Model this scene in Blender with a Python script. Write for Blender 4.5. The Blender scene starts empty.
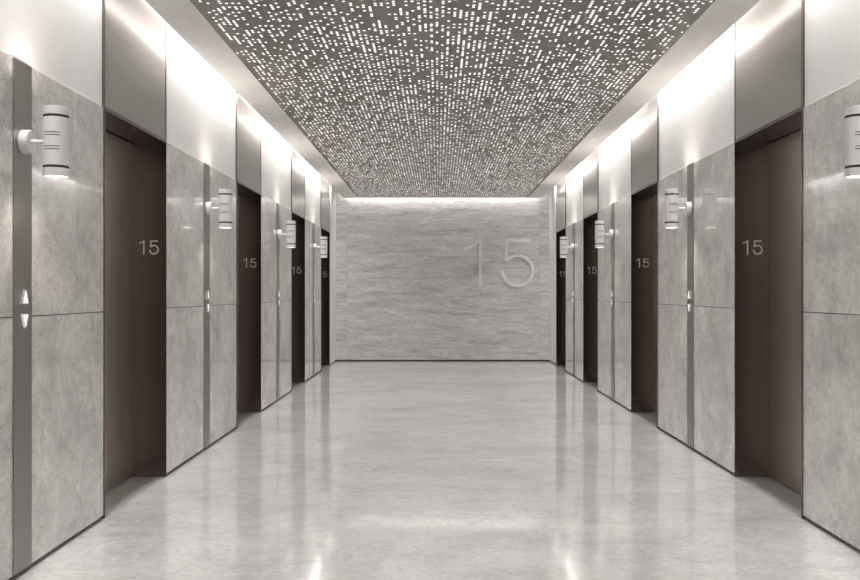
import bpy, bmesh, math, random
from mathutils import Vector, noise

sc = bpy.context.scene
COL = sc.collection
random.seed(15)

# ------------------------------------------------------------------ layout (metres)
WID = {-1: 1.95, 1: 2.129}          # distance of the left / right stone face from the camera axis
EYE = 1.325
CEIL = EYE + 1.79                    # underside of the soffit
GAP = 0.15                           # light slot along the walls
Y0, Y1 = -6.0, 16.75                 # wall behind the camera, end wall
TOP = CEIL + 0.27                    # slab above the slots
HEAD = 2.40                          # top of stone and of door openings
DW = 1.18                            # elevator opening
DOORS = [5.677, 9.034, 12.205, 15.135]
STRIPS = [4.09, 7.351, 10.620, 13.670]
SW = 0.178                           # metal strip width
JOINT = 1.209
PX0, PX1 = -1.526, 1.705             # perforated panel
PY1 = Y1 - GAP - 0.10

# ------------------------------------------------------------------ materials
def mat(name):
    m = bpy.data.materials.new(name)
    m.use_nodes = True
    nt = m.node_tree
    return m, nt, nt.nodes['Principled BSDF']

def N(nt, typ, **kw):
    n = nt.nodes.new(typ)
    for k, v in kw.items():
        if hasattr(n, k):
            setattr(n, k, v)
        else:
            n.inputs[k].default_value = v
    return n

def ramp(nt, src, stops):
    r = nt.nodes.new('ShaderNodeValToRGB')
    e = r.color_ramp.elements
    while len(e) < len(stops):
        e.new(0.5)
    for i, (p, c) in enumerate(stops):
        e[i].position = p
        e[i].color = (*c, 1) if len(c) == 3 else c
    nt.links.new(src, r.inputs['Fac'])
    return r

def mixc(nt, mode, fac, a, b):
    n = nt.nodes.new('ShaderNodeMix')
    n.data_type = 'RGBA'
    n.blend_type = mode
    if isinstance(fac, (int, float)):
        n.inputs[0].default_value = fac
    else:
        nt.links.new(fac, n.inputs[0])
    for s, i in ((a, 6), (b, 7)):
        if isinstance(s, tuple):
            n.inputs[i].default_value = (*s, 1)
        else:
            nt.links.new(s, n.inputs[i])
    return n.outputs[2]

def stone(name, tone, stretch, rough, contrast=1.0, vein_scale=1.0, rot=(0, 0, 0), spec=0.5, grain=70, coat=0.0, coat_rough=0.05, ior=1.6):
    m, nt, b = mat(name)
    tc = N(nt, 'ShaderNodeTexCoord')
    oi = N(nt, 'ShaderNodeObjectInfo')
    off = N(nt, 'ShaderNodeVectorMath', operation='SCALE')
    comb = N(nt, 'ShaderNodeCombineXYZ')
    for i in range(3):
        nt.links.new(oi.outputs['Random'], comb.inputs[i])
    nt.links.new(comb.outputs[0], off.inputs[0])
    off.inputs['Scale'].default_value = 37.0
    mp = N(nt, 'ShaderNodeMapping')
    mp.inputs['Scale'].default_value = stretch
    mp.inputs['Rotation'].default_value = rot
    nt.links.new(tc.outputs['Object'], mp.inputs['Vector'])
    add = N(nt, 'ShaderNodeVectorMath', operation='ADD')
    nt.links.new(mp.outputs[0], add.inputs[0])
    nt.links.new(off.outputs[0], add.inputs[1])
    v = add.outputs[0]
    def nz(scale, detail, r, dist):
        n = N(nt, 'ShaderNodeTexNoise')
        n.inputs['Scale'].default_value = scale
        n.inputs['Detail'].default_value = detail
        n.inputs['Roughness'].default_value = r
        n.inputs['Distortion'].default_value = dist
        nt.links.new(v, n.inputs['Vector'])
        return n.outputs['Fac']
    c = contrast
    def tn(f):
        return tuple(t * (1 + (f - 1) * c) for t in tone)
    big = ramp(nt, nz(1.1 * vein_scale, 6, 0.62, 0.7), [(0.30, tn(0.80)), (0.5, tn(1.0)), (0.72, tn(1.17))])
    mid = ramp(nt, nz(4.5 * vein_scale, 9, 0.72, 1.3), [(0.32, (0.72,) * 3), (0.5, (0.95,) * 3), (0.70, (1.12,) * 3)])
    col = mixc(nt, 'MULTIPLY', min(1.0, 0.75 * c), big.outputs['Color'], mid.outputs['Color'])
    # thin dark and light veins
    vn = nz(1.7 * vein_scale, 8, 0.6, 2.2)
    vr = ramp(nt, vn, [(0.485, (0, 0, 0)), (0.50, (1, 1, 1)), (0.515, (0, 0, 0))])
    lm = nz(2.3 * vein_scale, 3, 0.5, 0.2)
    lr = ramp(nt, lm, [(0.5, (0, 0, 0)), (0.68, (0.55 * c,) * 3)])
    fac = N(nt, 'ShaderNodeMath', operation='MULTIPLY')
    nt.links.new(vr.outputs['Color'], fac.inputs[0])
    nt.links.new(lr.outputs['Color'], fac.inputs[1])
    col = mixc(nt, 'MIX', fac.outputs[0], col, tuple(t * 1.35 for t in tone))
    vn2 = nz(1.25 * vein_scale, 9, 0.65, 1.6)
    vr2 = ramp(nt, vn2, [(0.40, (0, 0, 0)), (0.415, (1, 1, 1)), (0.43, (0, 0, 0))])
    fac2 = N(nt, 'ShaderNodeMath', operation='MULTIPLY')
    fac2.inputs[1].default_value = 0.35 * c
    nt.links.new(vr2.outputs['Color'], fac2.inputs[0])
    col = mixc(nt, 'MIX', fac2.outputs[0], col, tuple(t * 0.68 for t in tone))
    # fine grain
    g = N(nt, 'ShaderNodeTexNoise')
    g.inputs['Scale'].default_value = grain
    g.inputs['Detail'].default_value = 3
    nt.links.new(v, g.inputs['Vector'])
    gr = ramp(nt, g.outputs['Fac'], [(0.3, (0.86,) * 3), (0.7, (1.10,) * 3)])
    col = mixc(nt, 'MULTIPLY', 0.85, col, gr.outputs['Color'])
    nt.links.new(col, b.inputs['Base Color'])
    b.inputs['Roughness'].default_value = rough
    b.inputs['Specular IOR Level'].default_value = spec
    b.inputs['Coat Weight'].default_value = coat
    b.inputs['Coat Roughness'].default_value = coat_rough
    b.inputs['Coat IOR'].default_value = ior
    return m

def metal(name, tone, rough, metallic=1.0, brush=(4, 4, 300), amount=0.10, aniso=0.0):
    m, nt, b = mat(name)
    tc = N(nt, 'ShaderNodeTexCoord')
    mp = N(nt, 'ShaderNodeMapping')
    mp.inputs['Scale'].default_value = brush
    nt.links.new(tc.outputs['Object'], mp.inputs['Vector'])
    n = N(nt, 'ShaderNodeTexNoise')
    n.inputs['Scale'].default_value = 1.0
    n.inputs['Detail'].default_value = 4
    nt.links.new(mp.outputs[0], n.inputs['Vector'])
    r = ramp(nt, n.outputs['Fac'], [(0.3, tuple(t * (1 - amount) for t in tone)), (0.7, tuple(t * (1 + amount) for t in tone))])
    nt.links.new(r.outputs['Color'], b.inputs['Base Color'])
    rr = N(nt, 'ShaderNodeMapRange')
    rr.inputs['To Min'].default_value = rough * 0.9
    rr.inputs['To Max'].default_value = rough * 1.1
    nt.links.new(n.outputs['Fac'], rr.inputs['Value'])
    nt.links.new(rr.outputs[0], b.inputs['Roughness'])
    b.inputs['Metallic'].default_value = metallic
    return m

def plain(name, tone, rough=0.6, spec=0.5, bumps=0.0):
    m, nt, b = mat(name)
    tc = N(nt, 'ShaderNodeTexCoord')
    n = N(nt, 'ShaderNodeTexNoise')
    n.inputs['Scale'].default_value = 9
    n.inputs['Detail'].default_value = 4
    nt.links.new(tc.outputs['Object'], n.inputs['Vector'])
    r = ramp(nt, n.outputs['Fac'], [(0.3, tuple(t * 0.985 for t in tone)), (0.7, tuple(t * 1.015 for t in tone))])
    nt.links.new(r.outputs['Color'], b.inputs['Base Color'])
    b.inputs['Roughness'].default_value = rough
    b.inputs['Specular IOR Level'].default_value = spec
    return m

def glow(name, tone, strength, base=(0.8, 0.8, 0.8), sampling=None):
    m, nt, b = mat(name)
    b.inputs['Base Color'].default_value = (*base, 1)
    b.inputs['Emission Color'].default_value = (*tone, 1)
    b.inputs['Emission Strength'].default_value = strength
    if sampling:
        m.cycles.emission_sampling = sampling
    return m

M = {}
M['wall_stone'] = stone('polished grey wall stone', (0.74, 0.722, 0.70), (1, 1, 1.1), 0.32, 1.5, 1.9, spec=0.35, coat=1.0, coat_rough=0.04)
M['end_stone'] = stone('veined grey end wall stone', (0.76, 0.748, 0.73), (0.45, 1, 3.2), 0.36, 1.35, 3.0, (0, math.radians(4), 0), 0.4, 40)
M['floor_stone'] = stone('polished grey floor stone', (0.72, 0.708, 0.69), (0.85, 1.0, 1), 0.32, 1.0, 0.9, (0, 0, math.radians(8)), 0.35, 50, 0.95, 0.07, 1.7)
M['plaster'] = plain('off white wall plaster', (0.88, 0.872, 0.86), 0.55, 0.3)
M['soffit'] = plain('warm white ceiling paint', (0.82, 0.79, 0.765), 0.7, 0.3)
M['dark_gap'] = plain('dark shadow gap', (0.03, 0.028, 0.027), 0.6)
M['bronze'] = metal('dark brushed bronze', (0.225, 0.19, 0.174), 0.2, 1.0, (300, 300, 3), 0.04)
M['door'] = metal('satin bronze door', (0.47, 0.415, 0.385), 0.36, 1.0, (300, 300, 3), 0.06)
M['steel'] = metal('brushed champagne steel', (0.54, 0.522, 0.503), 0.26, 1.0, (5, 5, 300), 0.012)
M['strip'] = metal('brushed grey steel strip', (0.35, 0.335, 0.318), 0.42, 1.0, (5, 300, 5), 0.06)
M['number'] = metal('satin nickel lettering', (0.72, 0.68, 0.645), 0.45, 0.0, (50, 50, 50), 0.03)
M['big_number'] = plain('pale satin lettering', (0.92, 0.91, 0.895), 0.45)
M['white_metal'] = plain('white powder coat', (0.76, 0.75, 0.755), 0.35)
M['band'] = plain('dark grey sconce band', (0.025, 0.023, 0.022), 0.6)
M['slit'] = plain('grey sconce slit', (0.12, 0.115, 0.115), 0.5)
M['lens'] = glow('lit sconce lens', (1.0, 0.93, 0.84), 1.4, sampling='NONE')
M['perforated'] = metal('perforated bronze sheet', (0.24, 0.218, 0.20), 0.5, 0.45, (60, 60, 60), 0.03)
M['diffuser'] = glow('ceiling light diffuser', (1.0, 0.985, 0.96), 0.66, sampling='NONE')
M['led'] = glow('light slot tape', (0.975, 0.99, 1.0), 1.2, sampling='NONE')
M['button'] = glow('lit button face', (1.0, 0.99, 0.97), 0.24, (0.85, 0.85, 0.85), 'NONE')
M['button_side'] = metal('polished button', (0.85, 0.84, 0.83), 0.2, 0.8, (30, 30, 30), 0.02)

# ------------------------------------------------------------------ mesh helpers
def link(name, me, m, parent=None, loc=None):
    o = bpy.data.objects.new(name, me)
    COL.objects.link(o)
    for mm in (m if isinstance(m, (list, tuple)) else [m]):
        me.materials.append(mm)
    if parent:
        o.parent = parent
    if loc:
        o.location = loc
    return o

def add_box(bm, a, b, mi=0):
    x0, x1 = sorted((a[0], b[0])); y0, y1 = sorted((a[1], b[1])); z0, z1 = sorted((a[2], b[2]))
    v = [bm.verts.new(p) for p in ((x0, y0, z0), (x1, y0, z0), (x1, y1, z0), (x0, y1, z0),
                                    (x0, y0, z1), (x1, y0, z1), (x1, y1, z1), (x0, y1, z1))]
    for f in ((0, 3, 2, 1), (4, 5, 6, 7), (0, 1, 5, 4), (1, 2, 6, 5), (2, 3, 7, 6), (3, 0, 4, 7)):
        bm.faces.new([v[i] for i in f]).material_index = mi

def finish(bm, name, m, parent=None, bevel=0.0, smooth=False, loc=None):
    if bevel:
        bmesh.ops.bevel(bm, geom=bm.edges[:], offset=bevel, segments=2, profile=0.7, affect='EDGES')
    me = bpy.data.meshes.new(name)
    bm.to_mesh(me)
    bm.free()
    if smooth:
        for p in me.polygons:
            p.use_smooth = True
        try:
            me.set_sharp_from_angle(angle=math.radians(35))
        except Exception:
            pass
    return link(name, me, m, parent, loc)

def boxes(name, lst, m, parent=None, bevel=0.0):
    bm = bmesh.new()
    for a, b in lst:
        add_box(bm, a, b)
    return finish(bm, name, m, parent, bevel)

def lathe(bm, axis_pt, axis, prof, seg=40, mi=0):
    """prof: list of (along, radius); closed at both ends when the radius is 0."""
    ax = Vector(axis).normalized()
    u = Vector((0, 0, 1)) if abs(ax.z) < 0.9 else Vector((1, 0, 0))
    e1 = ax.cross(u).normalized(); e2 = ax.cross(e1)
    p0 = Vector(axis_pt)
    rings = []
    for t, r in prof:
        if r <= 1e-6:
            rings.append([bm.verts.new(p0 + ax * t)])
        else:
            rings.append([bm.verts.new(p0 + ax * t + (e1 * math.cos(2 * math.pi * k / seg) + e2 * math.sin(2 * math.pi * k / seg)) * r) for k in range(seg)])
    for A, B in zip(rings, rings[1:]):
        for k in range(seg):
            j = (k + 1) % seg
            if len(A) == 1:
                f = [A[0], B[k], B[j]]
            elif len(B) == 1:
                f = [A[k], A[j], B[0]]
            else:
                f = [A[k], A[j], B[j], B[k]]
            bm.faces.new(f).material_index = mi
    bmesh.ops.recalc_face_normals(bm, faces=bm.faces[:])

def stroke(bm, pts, width, to3d, d0, d1):
    """A ribbon of constant width along a 2-D path, extruded from depth d0 to d1."""
    n = len(pts)
    P = [Vector(p) for p in pts]
    L, R = [], []
    for i in range(n):
        if i == 0:
            t = (P[1] - P[0]).normalized(); nn = Vector((-t.y, t.x)); s = 1
        elif i == n - 1:
            t = (P[-1] - P[-2]).normalized(); nn = Vector((-t.y, t.x)); s = 1
        else:
            a = (P[i] - P[i - 1]).normalized(); b = (P[i + 1] - P[i]).normalized()
            na = Vector((-a.y, a.x)); nb = Vector((-b.y, b.x))
            nn = (na + nb).normalized(); s = 1 / max(0.35, nn.dot(na))
        L.append(P[i] + nn * s * width / 2); R.append(P[i] - nn * s * width / 2)
    rows = [[bm.verts.new(to3d(l.x, l.y, d0)), bm.verts.new(to3d(l.x, l.y, d1)),
             bm.verts.new(to3d(r.x, r.y, d1)), bm.verts.new(to3d(r.x, r.y, d0))] for l, r in zip(L, R)]
    for A, B in zip(rows, rows[1:]):
        for k in range(4):
            bm.faces.new((A[k], A[(k + 1) % 4], B[(k + 1) % 4], B[k]))
    bm.faces.new(rows[0]); bm.faces.new(rows[-1][::-1])
    bmesh.ops.recalc_face_normals(bm, faces=bm.faces[:])

def arc(cx, cy, r, a0, a1, n=40):
    return [(cx + r * math.cos(math.radians(a0 + (a1 - a0) * k / n)), cy + r * math.sin(math.radians(a0 + (a1 - a0) * k / n))) for k in range(n + 1)]

def one_path(w):
    return [[(0, 0), (0, 1.0)], [(-0.34, 0.79), (-0.22, 0.83), (-0.12, 0.885), (-0.05, 0.945), (0.0, 1.0 - w * 0.2)]]

def five_path(cx, r, w):
    cy = r + w / 2
    return [arc(cx, cy, r, -178, 143), [(cx - 0.80 * r, cy + 0.62 * r), (cx - 0.70 * r, 1.0 - w / 2), (cx + 0.86 * r, 1.0 - w / 2)]]

def thing(name, label, cat, loc, group=None, parent=None):
    o = bpy.data.objects.new(name, None)
    COL.objects.link(o)
    o.location = loc
    o.empty_display_size = 0.1
    o['label'] = label; o['category'] = cat
    if group:
        o['group'] = group
    return o

def copy_tree(o, parent=None, name=None):
    c = o.copy()
    COL.objects.link(c)
    if parent:
        c.parent = parent
    for ch in list(o.children):
        copy_tree(ch, c)
    return c

def structure(o):
    o['kind'] = 'structure'
    return o

# ------------------------------------------------------------------ floor
structure(boxes('floor', [((-2.7, Y0 - 0.3, -0.12), (2.9, Y1 + 0.3, 0.0))], M['floor_stone']))

# ------------------------------------------------------------------ side walls
def piers():
    out, y = [], Y0
    for d in DOORS:
        out.append((y, d - DW / 2)); y = d + DW / 2
    out.append((y, Y1))
    return out

for s, side in ((-1, 'left'), (1, 'right')):
    W = WID[s]
    X = lambda d: s * (W - d)
    bm = bmesh.new()
    back = bmesh.new()
    for i, (a, b) in enumerate(piers()):
        last = i == len(piers()) - 1
        if last:
            add_box(bm, (X(-0.008), a, 0.022), (X(-0.5), b, TOP))
        else:
            add_box(back, (X(-0.032), a, 0.022), (X(-0.5), b, HEAD - 0.0005))
            add_box(bm, (X(-0.008), a, HEAD), (X(-0.5), b, TOP))
    for d in DOORS:
        add_box(bm, (X(-0.34), d - DW / 2, 0), (X(-0.5), d + DW / 2, HEAD + 0.03))
        add_box(bm, (X(-0.03), d - DW / 2, HEAD + 0.03), (X(-0.5), d + DW / 2, TOP))
    wall = structure(finish(bm, 'wall_' + side, M['plaster']))
    finish(back, 'backing', M['dark_gap'], wall)
    structure(boxes('baseboard_' + side, [((X(-0.03), a, 0), (X(-0.5), b, 0.0215)) for a, b in piers()], M['dark_gap']))
    g = 0.0025
    for i, (a, b) in enumerate(piers()[:-1]):
        c = STRIPS[i]
        for (ya, yb) in ((a, c - 0.004), (c + 0.004, b)):
            for (za, zb) in ((0.023, JOINT - g), (JOINT + g, HEAD)):
                boxes('stone_slab', [((X(0), ya, za), (X(-0.0315), yb, zb))], M['wall_stone'], wall)

# end wall and the wall behind the camera
xl, xr = -WID[-1], WID[1]
wall = structure(boxes('wall_back', [((xl - 0.5, Y1 + 0.03, 0.022), (xr + 0.5, Y1 + 0.2, TOP))], M['dark_gap']))
for xa, xb in ((xl - 0.008, -1.749), (-1.746, 1.939), (1.942, xr + 0.008)):
    boxes('stone_slab', [((xa, Y1, 0.024), (xb, Y1 + 0.03, TOP))], M['end_stone'], wall)
structure(boxes('baseboard_back', [((xl - 0.02, Y1 + 0.02, 0), (xr + 0.02, Y1 + 0.2, 0.0215))], M['dark_gap']))
structure(boxes('wall_front', [((xl - 0.5, Y0 - 0.2, 0), (xr + 0.5, Y0, TOP))], M['plaster']))

# ------------------------------------------------------------------ ceiling: soffit ring with light slots round it
ex0, ex1, ey1 = xl + GAP, xr - GAP, Y1 - GAP
bm = bmesh.new()
t = 0.04
add_box(bm, (ex0, Y0, CEIL), (PX0, ey1, CEIL + t))
add_box(bm, (PX1, Y0, CEIL), (ex1, ey1, CEIL + t))
add_box(bm, (PX0, PY1, CEIL), (PX1, ey1, CEIL + t))
add_box(bm, (ex0, Y0, CEIL + t), (ex0 + 0.02, ey1, TOP))
add_box(bm, (ex1 - 0.02, Y0, CEIL + t), (ex1, ey1, TOP))
add_box(bm, (ex0 + 0.02, ey1 - 0.02, CEIL + t), (ex1 - 0.02, ey1, TOP))
add_box(bm, (xl - 0.5, Y0 - 0.2, TOP), (xr + 0.5, Y1 + 0.2, TOP + 0.1))
structure(finish(bm, 'ceiling', M['soffit']))

# ------------------------------------------------------------------ light tape in the slots
lz = CEIL + 0.172
SIDE_W, END_W = 82.0, 5.5
def tape(label, a, b, watts, spread=110):
    t = thing('light_tape', label, 'light strip', ((a[0] + b[0]) / 2, (a[1] + b[1]) / 2, lz), 'light tapes in the ceiling slots')
    c = Vector(t.location)
    x0, y0, x1, y1 = a[0] - c.x, a[1] - c.y, b[0] - c.x, b[1] - c.y
    f = 0.003
    boxes('channel', [((x0 - f, y0 - f, 0.0125), (x1 + f, y1 + f, TOP - lz - 0.001)),
                      ((x0 - f, y0 - f, -0.004), (x0 - 0.0005, y1 + f, 0.0125)), ((x1 + 0.0005, y0 - f, -0.004), (x1 + f, y1 + f, 0.0125)),
                      ((x0, y0 - f, -0.004), (x1, y0 - 0.0005, 0.0125)), ((x0, y1 + 0.0005, -0.004), (x1, y1 + f, 0.0125))], M['white_metal'], t)
    boxes('diffuser_strip', [((a[0] - c.x, a[1] - c.y, 0), (b[0] - c.x, b[1] - c.y, 0.012))], M['led'], t)
    ld = bpy.data.lights.new('light_tape_glow', 'AREA')
    ld.shape = 'RECTANGLE'
    ld.size, ld.size_y = x1 - x0, y1 - y0
    ld.spread = math.radians(spread)
    ld.energy = watts
    ld.color = (0.99, 0.99, 0.985)
    lo = bpy.data.objects.new('light_tape_glow', ld)
    COL.objects.link(lo)
    lo.parent = t
    lo.location = (0, 0, -0.005)
tape('long white light tape washing the left wall from the ceiling slot', (xl + 0.016, Y0 + 0.05), (xl + 0.034, Y1 - 0.8), SIDE_W)
tape('long white light tape washing the right wall from the ceiling slot', (xr - 0.034, Y0 + 0.05), (xr - 0.016, Y1 - 0.8), SIDE_W)
tape('short white light tape washing the stone end wall from the ceiling slot', (ex0 + 0.05, Y1 - 0.055), (ex1 - 0.05, Y1 - 0.035), END_W, 150)

# ------------------------------------------------------------------ perforated luminous ceiling
pan = thing('luminous_ceiling_panel', 'long dark grey-brown perforated ceiling panel glowing through thousands of tiny square holes', 'ceiling light', ((PX0 + PX1) / 2, (Y0 + PY1) / 2, CEIL))
def perforated():
    nx = round((PX1 - PX0) / 0.0386); ny = round((PY1 - Y0) / 0.0353)
    dx = (PX1 - PX0) / nx; dy = (PY1 - Y0) / ny
    cx, cy = (PX0 + PX1) / 2, (Y0 + PY1) / 2
    vs, fs = [], []
    for j in range(ny + 1):
        for i in range(nx + 1):
            vs.append((PX0 + i * dx - cx, Y0 + j * dy - cy, 0.004))
    rnd = random.Random(7)
    state = [False] * nx
    for j in range(ny):
        for i in range(nx):
            x = PX0 + i * dx - cx; y = Y0 + j * dy - cy
            q = [j * (nx + 1) + i, j * (nx + 1) + i + 1, (j + 1) * (nx + 1) + i + 1, (j + 1) * (nx + 1) + i]
            d = 0.375 + 0.12 * noise.noise(Vector((x * 2.2, y * 0.9, 3.1))) + 0.12 * noise.noise(Vector((x * 9, y * 5, 9.7)))
            if j > ny - 3 or i in (0, nx - 1):
                d = 0
            hole = rnd.random() < max(0.06, min(0.75, d + (0.03 if state[i] else 0.0)))
            state[i] = hole
            if not hole:
                fs.append((q[0], q[3], q[2], q[1]))
                continue
            k = len(vs)
            hx, hy = dx * 0.28, dy * 0.235
            vs += [(x + hx, y + hy, 0.004), (x + dx - hx, y + hy, 0.004), (x + dx - hx, y + dy - hy, 0.004), (x + hx, y + dy - hy, 0.004)]
            for e in range(4):
                f = (e + 1) % 4
                fs.append((q[f], q[e], k + e, k + f))
    me = bpy.data.meshes.new('perforated_sheet')
    me.from_pydata(vs, [], fs)
    me.update()
    return me
link('perforated_sheet', perforated(), M['perforated'], pan)
boxes('diffuser', [(((PX0 - PX1) / 2, (Y0 - PY1) / 2, 0.014), ((PX1 - PX0) / 2, (PY1 - Y0) / 2, 0.024))], M['diffuser'], pan)

# ------------------------------------------------------------------ elevator entrances
ORD = ['first', 'second', 'third', 'fourth']
def entrance(s, yc, label):
    W = WID[s]
    r = thing('elevator_entrance', label, 'elevator door', (s * W, yc, 0), 'elevator entrances along the lobby')
    X = lambda d: -s * d
    h = DW / 2
    t = 0.014
    zt = TOP - 0.003
    near = boxes('jamb', [((X(0.006), -h + 0.004, 0.004), (X(-0.33), -h + t, HEAD - 0.01)), ((X(0.006), -h + 0.004, HEAD - 0.01), (X(-0.026), -h + t, zt))], M['bronze'], r)
    far = boxes('jamb', [((X(0.002), h - t, 0.004), (X(-0.33), h - 0.002, HEAD - 0.01)), ((X(0.002), h - t, HEAD - 0.01), (X(-0.026), h - 0.002, zt))], M['bronze'], r)
    boxes('door_head', [((X(0.0015), -h + t + 0.0005, HEAD - 0.010), (X(-0.33), h - t - 0.0005, HEAD + 0.012))], M['bronze'], r)
    boxes('transom_panel', [((X(0.0), -h + t + 0.002, HEAD + 0.0125), (X(-0.026), h - t - 0.002, zt))], M['steel'], r)
    for ya, yb in ((-h + t + 0.001, -0.0015), (0.0015, h - t - 0.001)):
        boxes('door_leaf', [((X(-0.238), ya, 0.006), (X(-0.275), yb, HEAD - 0.016))], M['door'], r)
    # the raised 15 on the jamb that faces down the lobby
    w = 0.092
    H = 0.101
    def to3(u, v, d):
        return (X(-0.122) + (u - 0.34) * H, h - t - d, 1.593 + v * H)
    bm = bmesh.new()
    for k, p in enumerate(one_path(w) + five_path(0.72, 0.30, w)):
        stroke(bm, p, w, to3, 0.0001 + 0.0002 * (k % 2), 0.003 - 0.0004 * (k % 2))
    finish(bm, 'floor_number', M['number'], far)
    return r

place = {-1: 'left', 1: 'right'}
where = [
    'dark bronze elevator entrance with 15 on its jamb, first and largest along the {} wall',
    'dark bronze elevator entrance with 15 on its jamb, second along the {} wall',
    'narrow-looking dark bronze elevator entrance, third along the {} wall',
    'dark bronze elevator entrance next to the stone end wall, on the {} side',
]
for s in (-1, 1):
    p = entrance(s, DOORS[0], where[0].format(place[s]))
    for i in range(1, 4):
        c = copy_tree(p)
        c.location = (s * WID[s], DOORS[i], 0)
        c['label'] = where[i].format(place[s])

# ------------------------------------------------------------------ metal strips with call buttons
def call_panel(s, yc, label):
    W = WID[s]
    r = thing('call_panel', label, 'call panel', (s * W, yc, 0.023), 'call panels on the stone piers')
    X = lambda d: -s * d
    boxes('metal_strip', [((X(0.006), -SW / 2, 0), (X(0.0006), SW / 2, HEAD - 0.023))], M['strip'], r)
    for nm, zb, zt_ in (('up_button', 1.268, 1.337), ('down_button', 1.224, 1.155)):
        bm = bmesh.new()
        o = 0.023
        bw, tw = 0.034, 0.005
        base = [(-bw, zb - o), (bw, zb - o), (tw, zt_ - o), (-tw, zt_ - o)]
        cz = zb * 0.6 + zt_ * 0.4 - o
        top = [(y * 0.80, cz + (z - cz) * 0.86) for y, z in base]
        A = [bm.verts.new((X(0.006), y, z)) for y, z in base]
        B = [bm.verts.new((X(0.012), y, z)) for y, z in base]
        C = [bm.verts.new((X(0.019), y, z)) for y, z in top]
        for P, Q in ((A, B), (B, C)):
            for k in range(4):
                bm.faces.new((P[k], P[(k + 1) % 4], Q[(k + 1) % 4], Q[k])).material_index = 1
        bm.faces.new(C).material_index = 0
        bm.faces.new(A[::-1]).material_index = 1
        bmesh.ops.recalc_face_normals(bm, faces=bm.faces[:])
        finish(bm, nm, [M['button'], M['button_side']], r)
    return r

cp = [
    'full-height grey metal call strip before the first elevator on the {} wall',
    'full-height grey metal call strip between the first and second elevators, {} wall',
    'full-height grey metal call strip between the second and third elevators, {} wall',
    'full-height grey metal call strip between the third and last elevators, {} wall',
]
for s in (-1, 1):
    p = call_panel(s, STRIPS[0], cp[0].format(place[s]))
    for i in range(1, 4):
        c = copy_tree(p)
        c.location = (s * WID[s], STRIPS[i], 0.023)
        c['label'] = cp[i].format(place[s])

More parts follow.
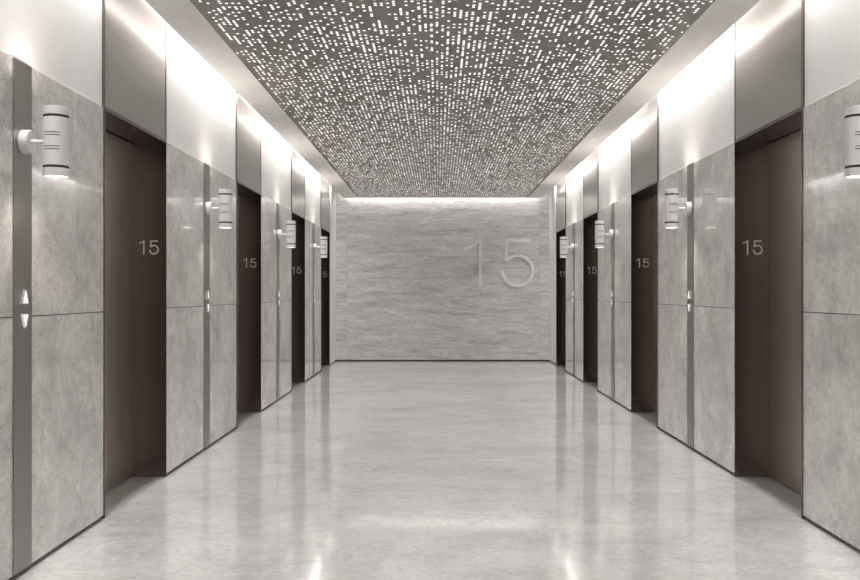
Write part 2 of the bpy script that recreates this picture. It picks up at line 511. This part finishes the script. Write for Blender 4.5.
# ------------------------------------------------------------------ wall sconces
def sconce(s, yc, label):
    W = WID[s]
    zc = 2.027
    r = thing('wall_sconce', label, 'wall light', (s * (W - 0.006), yc, zc), 'cylinder sconces on the call strips')
    X = lambda d: -s * (d - 0.006)
    ax = (-s, 0, 0)
    bm = bmesh.new()
    lathe(bm, (X(0.006), 0, 0), ax, [(0, 0), (0, 0.053), (0.003, 0.056), (0.038, 0.056), (0.042, 0.053), (0.042, 0)], 48)
    finish(bm, 'wall_mount', M['white_metal'], r, smooth=True)
    bm = bmesh.new()
    lathe(bm, (X(0.042), 0, 0), ax, [(0, 0), (0, 0.011), (0.063, 0.011), (0.063, 0)], 20)
    finish(bm, 'arm', M['white_metal'], r, smooth=True)
    cx = X(0.161)
    R, hh = 0.0575, 0.162
    bm = bmesh.new()
    g, gd = 0.006, 0.002
    lathe(bm, (cx, 0, -hh), (0, 0, 1), [
        (0.006, 0.0), (0.006, 0.050), (0.0, 0.051), (0.0, R - 0.0015), (0.0015, R),
        (0.162 - 0.118 - g, R), (0.162 - 0.118 - g, R - gd), (0.162 - 0.118 + g, R - gd), (0.162 - 0.118 + g, R),
        (0.162 + 0.118 - g, R), (0.162 + 0.118 - g, R - gd), (0.162 + 0.118 + g, R - gd), (0.162 + 0.118 + g, R),
        (2 * hh - 0.0015, R), (2 * hh, R - 0.0015), (2 * hh, 0.051), (2 * hh - 0.006, 0.050), (2 * hh - 0.006, 0.0)], 56)
    body = finish(bm, 'cylinder_body', M['white_metal'], r, smooth=True)
    for z in (-0.118, 0.118):
        bm = bmesh.new()
        lathe(bm, (cx, 0, z - g), (0, 0, 1), [(0, R - gd - 0.001), (0, R - 0.0004), (2 * g, R - 0.0004), (2 * g, R - gd - 0.001)], 56)
        finish(bm, 'dark_band', M['band'], body, smooth=True)
    for z in (-0.039, -0.026, 0.026, 0.039):
        bm = bmesh.new()
        q = []
        for k in range(17):
            a = math.radians(-90 - 38 + 76 * k / 16)
            q.append([bm.verts.new((cx + rr * math.cos(a), rr * math.sin(a), z + zz)) for rr, zz in ((R - 0.002, -0.0021), (R + 0.0005, -0.0021), (R + 0.0005, 0.0021), (R - 0.002, 0.0021))])
        for A, B in zip(q, q[1:]):
            for k in range(4):
                bm.faces.new((A[k], A[(k + 1) % 4], B[(k + 1) % 4], B[k]))
        bm.faces.new(q[0]); bm.faces.new(q[-1][::-1])
        bmesh.ops.recalc_face_normals(bm, faces=bm.faces[:])
        finish(bm, 'slit', M['slit'], body)
    for z, dz in ((-hh, 0.0015), (hh, -0.0055)):
        bm = bmesh.new()
        lathe(bm, (cx, 0, z + dz), (0, 0, 1), [(0, 0), (0, 0.0495), (0.004, 0.0495), (0.004, 0)], 40)
        finish(bm, 'lens', M['lens'], body)
    for z, rx in ((-hh - 0.004, 0), (hh + 0.004, math.pi)):
        ld = bpy.data.lights.get('sconce_beam') or bpy.data.lights.new('sconce_beam', 'SPOT')
        ld.energy = 4.6
        ld.color = (1.0, 0.90, 0.80)
        ld.spot_size = math.radians(138)
        ld.spot_blend = 1.0
        ld.shadow_soft_size = 0.03
        lo = bpy.data.objects.new('sconce_beam', ld)
        COL.objects.link(lo)
        lo.parent = r
        lo.location = (cx, 0, z)
        lo.rotation_euler = (rx, 0, 0)
    return r

sl = [
    'white cylinder wall sconce before the first elevator, largest on the {} wall',
    'white cylinder wall sconce between the first and second elevators, {} wall',
    'white cylinder wall sconce between the second and third elevators, {} wall',
    'small white cylinder wall sconce between the third and last elevators, {} wall',
]
for s in (-1, 1):
    p = sconce(s, STRIPS[0], sl[0].format(place[s]))
    for i in range(1, 4):
        c = copy_tree(p)
        c.location.y = STRIPS[i]
        c['label'] = sl[i].format(place[s])

# ------------------------------------------------------------------ the large 15 on the end wall
H = 0.915
sg = thing('floor_number_sign', 'large thin pale numerals 15 standing off the stone end wall', 'sign', (1.17, Y1, 1.42))
sg_x = 0.811 - 1.17
def to3(u, v, d):
    return (sg_x + u * H, -d, v * H)
w = 0.060
for nm, paths in (('numeral', one_path(w)), ('numeral', five_path(0.785, 0.314, w))):
    bm = bmesh.new()
    for k, p in enumerate(paths):
        stroke(bm, p, w, to3, 0.0005 + 0.002 * k, 0.05 - 0.0015 * k)
    finish(bm, nm, M['big_number'], sg)

# ------------------------------------------------------------------ camera, world, view
cam = bpy.data.cameras.new('camera')
co = bpy.data.objects.new('camera', cam)
COL.objects.link(co)
co.location = (0, 0, EYE)
co.rotation_euler = (math.pi / 2, 0, 0)
cam.sensor_width = 36
cam.lens = 873 / 860 * 36
cam.shift_x = -8 / 860
cam.shift_y = 2 / 860
cam.clip_start = 0.05
sc.camera = co

wd = bpy.data.worlds.new('world')
sc.world = wd
wd.use_nodes = True
wd.node_tree.nodes['Background'].inputs[0].default_value = (0.05, 0.05, 0.05, 1)

vs = sc.view_settings
vs.view_transform = 'Standard'
vs.look = 'None'
vs.exposure = 1.15
vs.gamma = 1.0
vs.use_curve_mapping = False
sc.cycles.max_bounces = 10
sc.cycles.diffuse_bounces = 6
sc.cycles.glossy_bounces = 5
sc.cycles.use_denoising = True
sc.cycles.sample_clamp_indirect = 5
